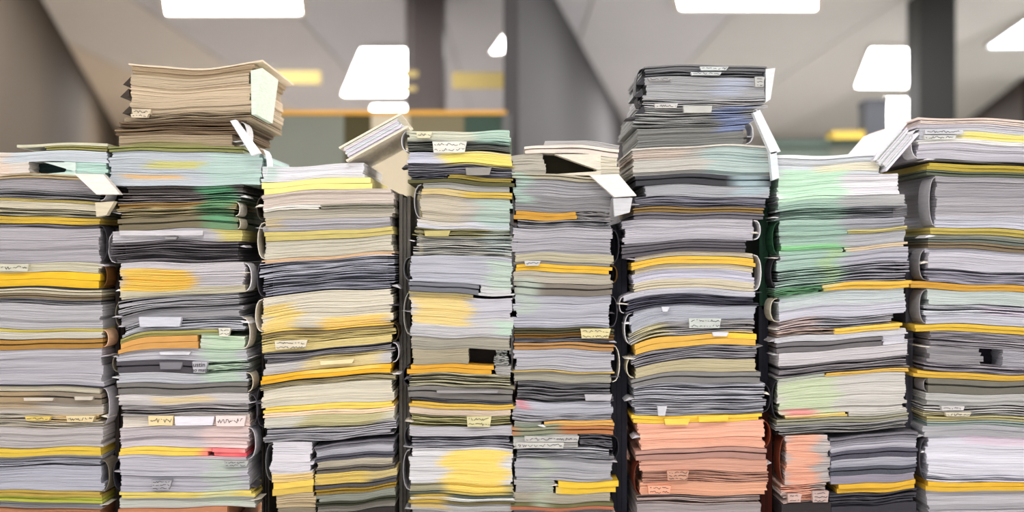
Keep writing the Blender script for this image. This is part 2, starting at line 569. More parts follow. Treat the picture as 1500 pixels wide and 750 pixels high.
# ---- pile beside the taupe wall
A = Pile(-60, 149, [(200, -3, 2, 0), (260, 2, 2, 0), (400, 1, 0, 0), (800, 0, 0, 0)],
         [(-60, 60, 575, 600, (176, 150, 112), .7), (70, 160, 606, 616, (228, 190, 110), .6), (-60, 12, 222, 260, (236, 214, 196), .8),
          (30, 130, 318, 326, (214, 176, 56), .7)])
build_pile('A', 'pile by the taupe wall', A, [
    ('gaping folder of mint and white sheets', [(211, 215, 'c', (206, 202, 176), 30), (215.5, 221, 'c', OL, 70), (222, 238, 'p', (214, 220, 226)),
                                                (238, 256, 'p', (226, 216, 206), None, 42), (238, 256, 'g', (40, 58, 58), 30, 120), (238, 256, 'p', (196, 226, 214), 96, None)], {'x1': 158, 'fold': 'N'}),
    ('tan-covered bundle of grey pages', [(256.5, 263, 'c', (176, 156, 122)), (263.5, 279, 'p', (164, 159, 163)), (279, 292, 's', G)], {'fold': 'R', 'fcol': PW}),
    ('cream bundle with mustard sheets', [(292.5, 296, 'd', (190, 170, 100)), (296.5, 306, 'p', PC), (306, 317, 's', (184, 176, 150)), (317.5, 327, 'd', (196, 164, 66))]),
    ('thick grey page bundle', [(327.5, 334, 's', (150, 144, 148)), (334, 385, 'p', (182, 177, 182))]),
    ('cream bundle over a thick yellow folder', [(385.5, 399, 'p', (206, 200, 176)), (399.5, 420.5, 'd', (238, 190, 44))], {'fold': 'R', 'fcol': (96, 60, 20)}),
    ('brown-covered bundle of pale pages', [(421, 423, 'c', BLK), (423.5, 431, 'c', (196, 186, 160)), (431.5, 438, 'c', (128, 112, 88)), (438, 446, 's', G), (446, 481, 'p', (190, 187, 191))]),
    ('cream sheets on two brown boards', [(481.5, 485, 'd', (214, 196, 96)), (485.5, 496, 'p', (206, 200, 186)), (496.5, 511, 'c', (166, 124, 60))], {'fold': 'R', 'fcol': PEA}),
    ('thick lavender-grey page bundle', [(511.5, 564, 'p', (194, 190, 197))]),
    ('taupe folder with torn white slips', [(564.5, 566, 'c', BLK), (566.5, 574, 'p', PC), (574.5, 590, 'c', (134, 122, 106)), (590.5, 607, 'p', (186, 178, 168)), (607, 625, 's', (206, 196, 178))]),
    ('pinkish grey bundle with yellow divider', [(625.5, 655, 'p', (194, 187, 186)), (655.5, 667, 'd', (220, 188, 70)), (667.5, 672, 'p', LG)]),
    ('bluish grey page bundle', [(672.5, 683, 's', (150, 150, 160)), (683, 719, 'p', (188, 188, 200))]),
    ('olive and lime divider sheets', [(719.5, 727, 'd', (186, 160, 78)), (727.5, 735, 'd', (182, 186, 76)), (735.5, 743, 'p', (140, 138, 140))], {'nofold': 1}),
    ('salmon-brown folder', [(743.5, 796, 'p', (190, 134, 98))], {'nofold': 1}),
])

# ---- tall pile with the tan bundle
B = Pile(176, 368, [(90, 0, -8, 0), (170, -2, -2, 0), (230, 0, 0, 0), (300, -1, 2, 0), (420, -4, 0, 0), (440, -6, 0, 10), (500, -3, 0, 10), (530, 0, 0, 2), (800, 0, 0, 0)],
         [(296, 345, 274, 332, GRN, .75), (176, 284, 394, 424, (246, 200, 66), .9), (318, 376, 336, 353, (214, 200, 92), .8),
          (220, 300, 236, 247, (214, 208, 110), .8), (176, 262, 256, 262, (240, 190, 110), .8), (300, 390, 224, 272, (188, 222, 206), .6),
          (300, 352, 490, 560, (190, 220, 186), .6), (225, 310, 580, 590, (232, 205, 140), .7), (300, 372, 610, 660, (244, 214, 206), .6),
          (300, 360, 655, 668, (240, 120, 120), .9), (300, 350, 672, 740, (190, 208, 184), .5), (190, 300, 208, 223, (150, 150, 88), .6)])
build_pile('B', 'tan-topped tall pile', B, [
    ('tan-tinted bundle with a curling cover', [(97, 99.5, 'c', (232, 214, 188), 193, 383), (100, 112, 'p', (176, 154, 124), 193, 370), (112, 164, 'p', (206, 186, 158), 192, 368), (164, 178, 's', (180, 160, 132), 186, 368)],
     {'nofold': 1, 'x0': 193}),
    ('dark-topped bundle of tan pages', [(178.5, 184, 'c', (98, 78, 56), 178, 352), (184, 197, 's', (140, 116, 90), 170, 350), (197, 214, 'p', (180, 160, 132), 176, 340)], {'fold': 'R', 'x1': 350, 'fcol': PW}),
    ('olive-covered bundle of pale mint pages', [(214.5, 222, 'c', (136, 138, 84), 162, 356), (222.5, 272, 'p', (202, 208, 214), 162, 382)], {'x1': 380, 'fold': 'R', 'fcol': PW}),
    ('black folder with grey sheets', [(273, 281, 'c', (62, 56, 54), 190, 355), (281, 296, 's', (134, 126, 124))], {'x1': 355, 'nofold': 1}),
    ('cream sheets and brown board, partly green', [(296.5, 303, 'c', BR), (303, 318, 's', (196, 180, 138))], {'x1': 345, 'fold': 'R', 'fcol': CRW}),
    ('olive brown board folder', [(318.5, 336, 'c', (122, 112, 88))], {'x1': 348}),
    ('pale grey bundle with dark curved folders', [(336.5, 353, 'p', (202, 198, 202)), (353, 384, 's', (120, 114, 118))], {'x1': 352, 'x0': 168}),
    ('lavender bundle with amber-stained pages', [(384.5, 420, 'p', (204, 199, 202)), (420, 432, 'p', (210, 202, 176))], {'x1': 356, 'fold': 'R', 'fcol': PW}),
    ('loose grey sheets', [(432.5, 452, 's', (170, 168, 172)), (452, 466, 'p', (156, 154, 158))], {'x1': 352}),
    ('white slips over olive and orange dividers', [(466.5, 484, 's', (206, 206, 212)), (484.5, 492, 'd', (164, 156, 90), None, 320), (492.5, 511, 'd', (212, 158, 88), None, 292), (492.5, 511, 'p', (206, 216, 196), 294, None)], {'x1': 355, 'fold': 'R', 'fcol': CRW}),
    ('charcoal folder with a lettered label', [(511.5, 528, 'p', (196, 194, 200)), (528.5, 545, 'c', (78, 74, 80), None, 300), (528.5, 545, 's', (170, 176, 170), 302, None)], {'x1': 362}),
    ('pale bundle over a grey board', [(545.5, 560, 'p', (194, 194, 200)), (560.5, 576, 'c', (116, 112, 108))], {'x1': 362}),
    ('cream-lilac bundle with white slips', [(576.5, 592, 'p', (210, 204, 202)), (592, 607, 's', (176, 170, 170)), (607, 624, 'p', (226, 216, 204))], {'x1': 366}),
    ('pinkish bundle with yellow and red dividers', [(624.5, 655, 'p', (208, 198, 202)), (655.5, 667, 'd', (240, 206, 92), None, 308), (655.5, 667, 'd', (236, 92, 104), 310, 362), (667.5, 672, 'p', P)], {'x1': 364}),
    ('lavender bundle with printed page edges', [(672.5, 719, 'p', (194, 191, 200))], {'x1': 366}),
    ('yellow sheets over cream pages', [(719.5, 728, 'd', (226, 206, 112)), (728.5, 743, 'p', (200, 202, 194))], {'x1': 372, 'nofold': 1}),
    ('salmon-brown board folder', [(743.5, 796, 'c', (186, 126, 92))], {'x1': 330, 'nofold': 1}),
])

# ---- low pile with bright yellow sheets
C = Pile(386, 574, [(240, -5, 0, 0), (290, -9, 1, 0), (380, -9, 0, 2), (450, -12, 0, 4), (520, -14, 0, 3), (620, -12, 0, 0), (700, -14, 0, 0), (800, -4, 0, 0)],
         [(386, 434, 440, 482, (246, 214, 110), .8), (474, 570, 464, 482, (250, 206, 90), .8), (386, 400, 240, 262, MINT, .8),
          (450, 560, 520, 545, (240, 214, 120), .6), (440, 560, 606, 626, (190, 180, 112), .7), (386, 415, 318, 332, (214, 190, 120), .6)])
build_pile('C', 'low white-topped pile', C, [
    ('white sheaf with bright yellow lower sheets', [(241, 262, 'p', (240, 238, 242), None, 534), (262.5, 279, 'd', (255, 240, 150), None, 545)], {'nofold': 1}),
    ('pinkish cream bundle with a white sheet', [(279.5, 300, 'p', (216, 202, 190)), (300.5, 306, 'd', (244, 240, 230), None, 470), (300.5, 306, 'c', (142, 138, 122), 472, None), (306.5, 320, 'p', (190, 182, 166))], {'fold': 'L', 'fcol': (60, 54, 44)}),
    ('cream bundle with a mustard band', [(320.5, 336, 'p', (190, 186, 190)), (336.5, 349, 'd', (204, 188, 116)), (349.5, 374, 'p', (206, 200, 182))], {'fold': 'L', 'fcol': CRW}),
    ('crumpled lavender-grey sheets', [(374.5, 379, 'd', (224, 188, 150)), (379, 402, 's', (196, 196, 208)), (402, 427, 's', (170, 170, 184))], {'fold': 'L', 'fcol': DK}),
    ('ivory bundle with yellow-stained corners', [(427.5, 478, 'p', (222, 214, 196))], {'fold': 'L', 'fcol': CRW}),
    ('brown and manila folders around a printed sheet', [(478.5, 486, 'c', (140, 120, 80)), (486.5, 497, 's', (214, 194, 128)), (497.5, 509, 'p', (228, 208, 142))], {'fold': 'R', 'fcol': (60, 46, 20)}),
    ('loose lilac and straw sheets', [(509, 524, 's', (140, 136, 140)), (524, 540, 'p', (206, 202, 200))]),
    ('amber folder', [(540.5, 552, 'd', (236, 178, 44))], {'nofold': 1}),
    ('ivory bundle with yellow and peach dividers', [(552.5, 562, 's', (176, 164, 128)), (562, 591, 'p', (226, 218, 198)), (591.5, 600, 'd', (244, 210, 100)), (600.5, 607, 'd', (240, 212, 180)), (607.5, 622, 'p', (214, 210, 196))], {'fold': 'L', 'fcol': BLK}),
    ('loose grey sheets beneath the ivory bundle', [(622.5, 643, 's', (176, 174, 180))], {'nofold': 1}),
])
CL = Pile(386, 562, [(640, -6, 0, 0), (720, -6, 0, 0), (800, -2, 0, 0)], [(386, 462, 690, 712, (246, 210, 96), .7)])
build_pile('CL', 'white stack beside the grey ledgers', CL, [
    ('narrow block of white pages', [(646, 702, 'p', (222, 218, 224), 398, 457)], {'x0': 398, 'x1': 457, 'fold': 'L', 'fcol': DG}),
    ('narrow straw-yellow bundle', [(702.5, 722, 'd', (222, 190, 92), 402, 460), (722.5, 744, 'p', (206, 186, 150), 404, 460)], {'x0': 402, 'x1': 460, 'nofold': 1}),
    ('narrow grey bundle', [(744.5, 796, 'p', (150, 140, 120), 404, 460)], {'x0': 402, 'x1': 460, 'nofold': 1}),
])
CR = Pile(464, 578, [(640, -10, 0, 0), (720, -12, 0, 0), (800, -2, 0, 0)], [(464, 540, 690, 706, (226, 196, 100), .8)])
build_pile('CR', 'set of grey cloth ledgers', CR, [
    ('charcoal cloth ledger', [(647, 653, 'b', (112, 110, 118)), (653.5, 664, 'p', (188, 186, 194)), (664, 672, 'b', (84, 83, 92))], {'name': 'ledger', 'cat': 'ledger', 'nofold': 1}),
    ('slate cloth ledger with beige pages', [(672.5, 681, 'p', (196, 186, 166)), (681, 690, 'b', (102, 96, 88))], {'name': 'ledger', 'cat': 'ledger', 'nofold': 1}),
    ('dark ledger with yellow page edges', [(690.5, 702, 'p', (216, 196, 138)), (702, 712, 'b', (86, 84, 84))], {'name': 'ledger', 'cat': 'ledger', 'nofold': 1}),
    ('olive cloth ledger', [(712.5, 720, 'b', (150, 122, 50)), (720, 731, 'p', (156, 158, 146)), (731, 738, 'b', (60, 62, 48))], {'name': 'ledger', 'cat': 'ledger', 'nofold': 1}),
    ('black cloth ledger', [(738.5, 747, 'p', (146, 140, 130)), (747, 796, 'b', (52, 48, 46))], {'name': 'ledger', 'cat': 'ledger', 'nofold': 1}),
])

# ---- pile with the handwritten note
D = Pile(601, 749, [(190, 2, 0, 0), (270, 5, 1, 0), (400, 6, 0, 0), (560, 3, 0, 0), (800, 1, 0, 0)],
         [(648, 760, 224, 242, (252, 232, 110), .9), (606, 690, 434, 476, (244, 216, 130), .85), (650, 742, 660, 722, (252, 222, 110), .92),
          (700, 760, 190, 212, MINT, .8), (700, 760, 290, 330, (180, 208, 196), .7), (715, 760, 380, 420, (196, 216, 196), .7), (720, 760, 470, 490, (200, 226, 206), .8),
          (606, 680, 280, 330, (214, 200, 168), .5), (710, 760, 330, 370, (186, 206, 206), .5), (606, 655, 725, 745, (220, 184, 70), .7)])
build_pile('D', 'pile with a handwritten note', D, [
    ('mint-edged white sheets', [(192, 206, 'p', (226, 226, 206)), (206, 223, 's', (112, 114, 108))], {'x0': 597, 'fold': 'L', 'fcol': PW}),
    ('white sheaf with lemon sheets', [(223.5, 240, 'p', (208, 208, 222))], {'nofold': 1}),
    ('dark crumpled folder', [(240.5, 258, 's', (116, 114, 122)), (258.5, 264, 'd', (160, 140, 62), 660, None), (258.5, 264, 's', (110, 110, 122), None, 658), (265, 270, 'c', (88, 86, 52))], {'nofold': 1}),
    ('cream bundle with a yellow band', [(270.5, 279, 'p', (186, 184, 176)), (279.5, 288, 'd', (210, 180, 84)), (288.5, 324, 'p', (200, 194, 186))], {'x0': 618, 'fold': 'L', 'fcol': LG}),
    ('white sheaf over olive sheets', [(324.5, 335, 'p', (216, 216, 224)), (335, 347, 's', (176, 168, 120)), (347, 375, 's', (188, 186, 178))], {'x0': 610}),
    ('lavender bundle tinted green at one end', [(375.5, 416, 'p', (196, 196, 206))], {'fold': 'L', 'fcol': DG}),
    ('bulging grey folder', [(416.5, 430, 'c', (116, 117, 124), None, 700), (416.5, 430, 'p', (222, 222, 222), 702, None)], {'nofold': 1}),
    ('straw-stained page bundle', [(430.5, 434, 'c', (150, 138, 96), None, 690), (434.5, 464, 'p', (204, 202, 210)), (464, 494, 'p', (206, 204, 206))], {'fold': 'L', 'fcol': (150, 148, 140)}),
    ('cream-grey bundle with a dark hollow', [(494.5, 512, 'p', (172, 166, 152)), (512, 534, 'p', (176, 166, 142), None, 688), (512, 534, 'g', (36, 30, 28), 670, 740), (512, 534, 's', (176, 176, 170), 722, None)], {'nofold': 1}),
    ('amber folder with straw pages', [(534.5, 547, 'd', (222, 166, 56), None, 722), (534.5, 547, 'p', (180, 176, 172), 724, None), (547.5, 567, 's', (196, 190, 160))], {'fold': 'L', 'fcol': BLK}),
    ('dark grey board folder', [(567.5, 584, 'c', (120, 116, 112))], {'nofold': 1}),
    ('gold divider over peach sheets', [(584.5, 590, 's', (100, 98, 100)), (590.5, 598, 'd', (216, 178, 78)), (598.5, 608, 'p', (208, 190, 170))], {'nofold': 1}),
    ('olive slips with a tag', [(608.5, 624, 's', (172, 166, 118))], {'nofold': 1}),
    ('grey-lavender bundle', [(624.5, 638, 'p', (188, 185, 190)), (638, 656, 's', (170, 168, 178))], {'fold': 'L', 'fcol': DK}),
    ('white bundle with a big yellow stain', [(656.5, 708, 'p', (224, 222, 224)), (708, 720, 'p', (176, 170, 140))], {'fold': 'L', 'fcol': G}),
    ('dark green and white boards', [(720.5, 728, 'c', (84, 92, 82)), (728.5, 733, 'd', (228, 228, 220)), (733.5, 737, 'c', (104, 94, 60)), (737.5, 796, 'p', (186, 184, 182))], {'nofold': 1}),
])

# ---- pile with the gaping cream folder
A2 = Pile(753, 896, [(208, 0, 3, 0), (260, 5, 1, 0), (330, 2, 0, 0), (480, 2, 0, 0), (800, 0, 0, 0)],
          [(752, 775, 255, 300, (176, 206, 190), .7), (752, 785, 410, 460, (186, 200, 186), .7), (752, 815, 620, 640, (132, 150, 128), .8),
           (786, 808, 670, 740, (190, 200, 178), .6), (752, 766, 588, 600, (226, 130, 140), .9)])
build_pile('A2', 'pile by the grey partition', A2, [
    ('gaping cream and beige folder', [(208, 214, 'p', (206, 202, 200), 795, None), (214.5, 226, 'c', (232, 220, 208), 770, None), (226.5, 256, 'p', (196, 190, 176), None, 798),
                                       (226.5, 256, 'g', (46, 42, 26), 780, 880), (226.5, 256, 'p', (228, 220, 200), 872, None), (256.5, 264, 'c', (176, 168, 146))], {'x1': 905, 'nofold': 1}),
    ('grey page bundle', [(264.5, 288, 'p', (172, 170, 174))], {'fold': 'R', 'fcol': PW}),
    ('grey bundle with a slanting amber sheet', [(288.5, 310, 'p', (150, 148, 150)), (310.5, 322, 'd', (206, 154, 60), None, 842), (310.5, 322, 's', (160, 156, 156), 844, None), (322.5, 334, 's', (160, 158, 162))], {'nofold': 1}),
    ('thick lavender bundle', [(334.5, 372, 'p', (184, 181, 187)), (372, 384, 'p', (194, 186, 160))], {'fold': 'R', 'fcol': BLK}),
    ('bright yellow folder', [(384.5, 388, 'p', (150, 146, 140)), (388.5, 399, 'd', (230, 184, 62)), (399.5, 415, 'p', (190, 182, 166))], {'fold': 'R', 'fcol': (90, 62, 18)}),
    ('dark taupe board', [(415.5, 432, 'c', (124, 116, 106))], {'nofold': 1}),
    ('pale lavender bundle', [(432.5, 480, 'p', (188, 187, 197))], {'fold': 'R', 'fcol': DK}),
    ('dark olive and brown boards', [(480.5, 488, 'c', (76, 72, 46)), (488.5, 495, 'c', (110, 78, 30)), (495.5, 502, 's', (128, 126, 132))], {'nofold': 1}),
    ('orange-brown board over grey pages', [(502.5, 512, 'c', (178, 134, 84)), (512.5, 543, 'p', (188, 186, 192)), (543.5, 546, 'd', (218, 190, 120)), (546.5, 560, 'p', (168, 164, 150))], {'fold': 'R', 'fcol': CRW}),
    ('dark sheets', [(560.5, 588, 's', (124, 122, 126))], {'nofold': 1}),
    ('clean lavender-grey bundle', [(588.5, 606, 'p', (188, 188, 198)), (606, 616, 's', (174, 172, 178))], {'nofold': 1}),
    ('orange divider and rust board', [(616.5, 624, 'd', (222, 172, 96), 796, None), (616.5, 624, 'p', (160, 158, 150), None, 794), (624.5, 636, 'c', (178, 118, 74))], {'nofold': 1}),
    ('sheaf with scribbled slips', [(636.5, 656, 'p', (196, 194, 190), None, 848), (636.5, 656, 's', (106, 104, 110), 850, None), (656.5, 672, 's', (172, 172, 178))], {'fold': 'R', 'fcol': BLK}),
    ('smooth grey bundle', [(672.5, 704, 'p', (180, 179, 184))], {'nofold': 1}),
    ('golden folder under the smooth grey bundle', [(704.5, 722, 'd', (236, 196, 62), 815, 905), (704.5, 722, 'p', (176, 174, 172), None, 813)], {'nofold': 1}),
    ('cream sheets over an olive and rust board', [(722.5, 736, 'p', (176, 168, 150)), (736.5, 741, 'c', (112, 108, 70)), (741.5, 746, 'c', (176, 108, 80)), (746.5, 796, 'p', (130, 126, 126))], {'nofold': 1}),
])

# ---- tall pile with the salmon bundles
B2 = Pile(928, 1118, [(90, 0, 0, 0), (200, -4, 1, 0), (260, -1, 2, 0), (360, 1, 4, 2), (440, 0, 6, 4), (470, -4, 4, 12), (530, -6, 1, 8), (580, -3, 1, 0), (640, -3, 1, 0), (800, -1, 0, 0)],
          [(1035, 1130, 217, 256, (182, 208, 206), .7), (928, 1010, 217, 232, (224, 202, 186), .6), (928, 975, 470, 492, (226, 214, 150), .6),
           (1060, 1120, 488, 500, (250, 206, 70), .9), (1045, 1090, 115, 140, (190, 198, 220), .6), (1050, 1095, 155, 195, (140, 160, 214), .6), (1075, 1120, 258, 285, (186, 210, 216), .7)])
build_pile('B2', 'salmon-based tall pile', B2, [
    ('grey bundle with printed slips', [(97, 104, 'c', (116, 116, 118), 945, 1120), (104.5, 114, 's', (140, 140, 144), 944, 1120), (114, 144, 'p', (176, 176, 178), 944, 1120), (144, 160, 's', (192, 191, 192), 940, 1122)], {'x0': 944, 'x1': 1120, 'fold': 'L', 'fcol': BLK}),
    ('loose silvery sheets', [(160.5, 180, 's', (168, 168, 166), 930, 1104)], {'x1': 1104, 'fold': 'R', 'fcol': PW}),
    ('dull grey page bundle', [(180.5, 186, 's', (120, 120, 118), 928, 1096), (186.5, 214, 'p', (138, 138, 134), 932, 1090)], {'x1': 1092, 'fold': 'R', 'fcol': PW}),
    ('cream bundle turning mint at one end', [(214.5, 217, 'c', (214, 208, 198)), (217.5, 256, 'p', (198, 194, 186), 926, 1130)], {'x1': 1130, 'nofold': 1}),
    ('black board folder', [(256.5, 271, 'c', (62, 62, 67), 932, 1128)], {'x1': 1128, 'nofold': 1}),
    ('silver-grey bundle', [(271.5, 288, 'p', (180, 181, 186), 944, 1126), (288, 303, 's', (138, 136, 148))], {'nofold': 1}),
    ('amber-brown board', [(303.5, 311, 'c', (142, 114, 66)), (311.5, 320, 'c', (110, 106, 112))], {'nofold': 1}),
    ('clean pale lavender bundle', [(320.5, 352, 'p', (198, 194, 201), 914, 1104)], {'x0': 914, 'x1': 1104, 'fold': 'R', 'fcol': PW}),
    ('dark curved folder', [(352.5, 360, 'c', (104, 100, 106), 912, 1090), (360.5, 370, 'c', (88, 84, 90), 912, 1090)], {'x1': 1090, 'nofold': 1}),
    ('yellow-banded cream bundle', [(370.5, 377, 'p', (200, 188, 166)), (377.5, 388, 'd', (238, 192, 76)), (388.5, 396, 'p', (212, 200, 172)), (396, 410, 'p', (204, 202, 216)), (410, 423, 'p', (214, 204, 180))], {'x1': 1104, 'fold': 'R', 'fcol': PW}),
    ('white-edged black folder', [(423.5, 432, 'p', (206, 205, 214)), (432, 447, 's', (86, 84, 98))], {'x0': 914, 'x1': 1106, 'fold': 'L', 'fcol': P}),
    ('sheaf of drooping blue-grey printed pages', [(447.5, 470, 'p', (184, 186, 196)), (470, 490, 's', (188, 184, 184))], {'x0': 924, 'x1': 1104, 'fold': 'L', 'fcol': PW}),
    ('slanting amber folders', [(490.5, 507, 'd', (226, 180, 84))], {'x1': 1106, 'nofold': 1}),
    ('grey sheaf over cream pages', [(507.5, 528, 's', (168, 164, 170)), (528, 545, 'p', (208, 196, 160))], {'x1': 1110, 'fold': 'L', 'fcol': PC}),
    ('slate grey board', [(545.5, 561, 'c', (128, 126, 124))], {'x1': 1112, 'nofold': 1}),
    ('silvery sheets with crumpled corners', [(561.5, 586, 's', (190, 190, 198)), (586, 607, 's', (180, 180, 188))], {'x1': 1116, 'fold': 'R', 'fcol': BLK}),
    ('row of yellow pads', [(607.5, 618, 'd', (242, 200, 72))], {'x1': 1116, 'nofold': 1}),
    ('salmon page bundle', [(618.5, 656, 'p', (244, 186, 160))], {'x0': 938, 'x1': 1119, 'fold': 'R', 'fcol': (120, 50, 26)}),
    ('dusty rose board', [(656.5, 672, 'c', (178, 136, 124))], {'x0': 934, 'x1': 1122, 'nofold': 1}),
    ('salmon bundle with brown streaks', [(672.5, 690, 'p', (226, 172, 150)), (690, 706, 's', (200, 150, 130)), (706, 725, 'p', (228, 172, 142))], {'x0': 940, 'x1': 1120, 'fold': 'L', 'fcol': (96, 36, 16)}),
    ('pinkish grey bundle', [(725.5, 738, 's', (192, 172, 166)), (738, 796, 'p', (176, 166, 166))], {'x0': 930, 'x1': 1112, 'nofold': 1}),
])

# ---- mint-tinted pile
C2 = Pile(1140, 1326, [(228, -4, 0, 0), (290, -8, 0, 0), (380, -11, 0, 2), (480, -13, 0, 3), (600, -12, 0, 0), (700, -11, 0, 0), (800, -4, 0, 0)],
          [(1137, 1236, 246, 292, (206, 246, 214), .85), (1137, 1236, 292, 418, (170, 206, 186), .75), (1137, 1240, 355, 362, (146, 214, 150), .9), (1205, 1226, 362, 415, (182, 208, 140), .6),
           (1137, 1205, 414, 432, (96, 150, 104), .8), (1140, 1330, 426, 446, (206, 222, 214), .5), (1140, 1225, 552, 606, (206, 222, 178), .7), (1150, 1195, 596, 606, (250, 150, 160), .8),
           (1140, 1200, 462, 482, (226, 198, 190), .6), (1190, 1290, 240, 252, (244, 232, 196), .7)])
build_pile('C2', 'mint-tinted pile', C2, [
    ('broad white folder with mint pages', [(226, 231, 'c', (236, 236, 240), None, 1285), (231.5, 257, 'p', (224, 228, 232), None, 1290), (257, 287, 'p', (244, 240, 244), None, 1318)], {'nofold': 1}),
    ('pale mint sheets', [(287.5, 303, 'p', (190, 190, 190))], {'nofold': 1}),
    ('dark-lined grey sheets', [(303, 320, 's', (140, 140, 146))], {'nofold': 1}),
    ('mint-and-lavender bundle with a green sheet', [(320.5, 336, 'p', (176, 176, 184)), (336.5, 342, 'd', (206, 194, 130), 1240, None), (336.5, 342, 'p', (170, 190, 180), None, 1238), (342.5, 361, 'p', (186, 186, 190)), (361.5, 368, 'd', (216, 196, 166), 1236, None), (361.5, 368, 'p', (180, 200, 186), None, 1234)], {'fold': 'L', 'fcol': (30, 70, 46)}),
    ('lavender sheaf with dark gaps', [(368.5, 388, 'p', (186, 184, 194)), (388, 415, 's', (166, 164, 174))], {'fold': 'L', 'fcol': BLK}),
    ('amber folder over a dark green corner', [(415.5, 426, 'd', (230, 186, 76), 1206, 1332), (415.5, 426, 's', (96, 130, 100), None, 1204)], {'nofold': 1}),
    ('pale bundle faintly green on top', [(426.5, 464, 'p', (206, 205, 216))], {'fold': 'L', 'fcol': PC}),
    ('thin sheets with a short yellow strip', [(464.5, 478, 's', (180, 178, 184), None, 1306), (478.5, 487, 'd', (242, 202, 90), 1222, 1318), (478.5, 487, 's', (190, 168, 156), None, 1220)], {'nofold': 1}),
    ('white sheets over a dark board', [(487.5, 496, 'p', (220, 218, 222)), (496.5, 510, 'c', (112, 108, 110), None, 1290), (496.5, 510, 'p', (220, 218, 226), 1292, None)], {'nofold': 1}),
    ('cream-lilac sheaf', [(510.5, 528, 'p', (206, 201, 204)), (528, 545, 's', (156, 150, 154))], {'nofold': 1}),
    ('cream bundle with an amber top edge', [(545.5, 550, 'd', (222, 182, 92), 1210, 1328), (545.5, 550, 'p', (190, 196, 180), None, 1208), (550.5, 604, 'p', (216, 212, 206)), (604.5, 610, 'd', (232, 204, 120), 1150, 1240), (604.5, 610, 'p', (204, 200, 190), 1242, None)], {'fold': 'L', 'fcol': BLK}),
    ('olive grey sheets above the ledgers', [(610.5, 618, 'c', (150, 148, 128)), (618.5, 632, 's', (160, 158, 156))], {'nofold': 1}),
])
C2L = Pile(1140, 1326, [(630, -6, 0, 0), (800, 0, 0, 0)], [(1150, 1196, 620, 735, (242, 180, 152), .92)])
build_pile('C2L', 'narrow salmon stack', C2L, [
    ('narrow block of salmon and grey pages', [(636, 708, 'p', (196, 188, 186), 1152, 1214)], {'x0': 1152, 'x1': 1214, 'fold': 'L', 'fcol': (120, 60, 40)}),
    ('narrow block with printed edges', [(708.5, 736, 's', (206, 190, 184), 1148, 1212)], {'x0': 1148, 'x1': 1212, 'nofold': 1}),
    ('narrow black board', [(736.5, 796, 'c', (50, 44, 46), 1146, 1214)], {'x0': 1148, 'x1': 1214, 'nofold': 1}),
])
C2R = Pile(1218, 1340, [(630, -8, 0, 0), (700, -9, 0, 0), (800, -3, 0, 0)], [])
build_pile('C2R', 'set of banded grey volumes', C2R, [
    ('grey cloth volume', [(636, 645, 'b', (114, 112, 120)), (645, 658, 'p', (192, 188, 198)), (658, 670, 'b', (86, 84, 96))], {'name': 'ledger', 'cat': 'ledger', 'nofold': 1}),
    ('slate cloth volume', [(670.5, 682, 'p', (182, 181, 192)), (682, 694, 'b', (84, 86, 96))], {'name': 'ledger', 'cat': 'ledger', 'nofold': 1}),
    ('lilac-edged volume', [(694.5, 706, 'p', (156, 150, 164))], {'name': 'ledger', 'cat': 'ledger', 'nofold': 1}),
    ('golden yellow folder', [(706.5, 720, 'd', (226, 178, 56))], {'nofold': 1, 'x0': 1232}),
    ('black board file', [(720.5, 738, 's', (84, 82, 90)), (738.5, 796, 'c', (56, 54, 62))], {'nofold': 1}),
])

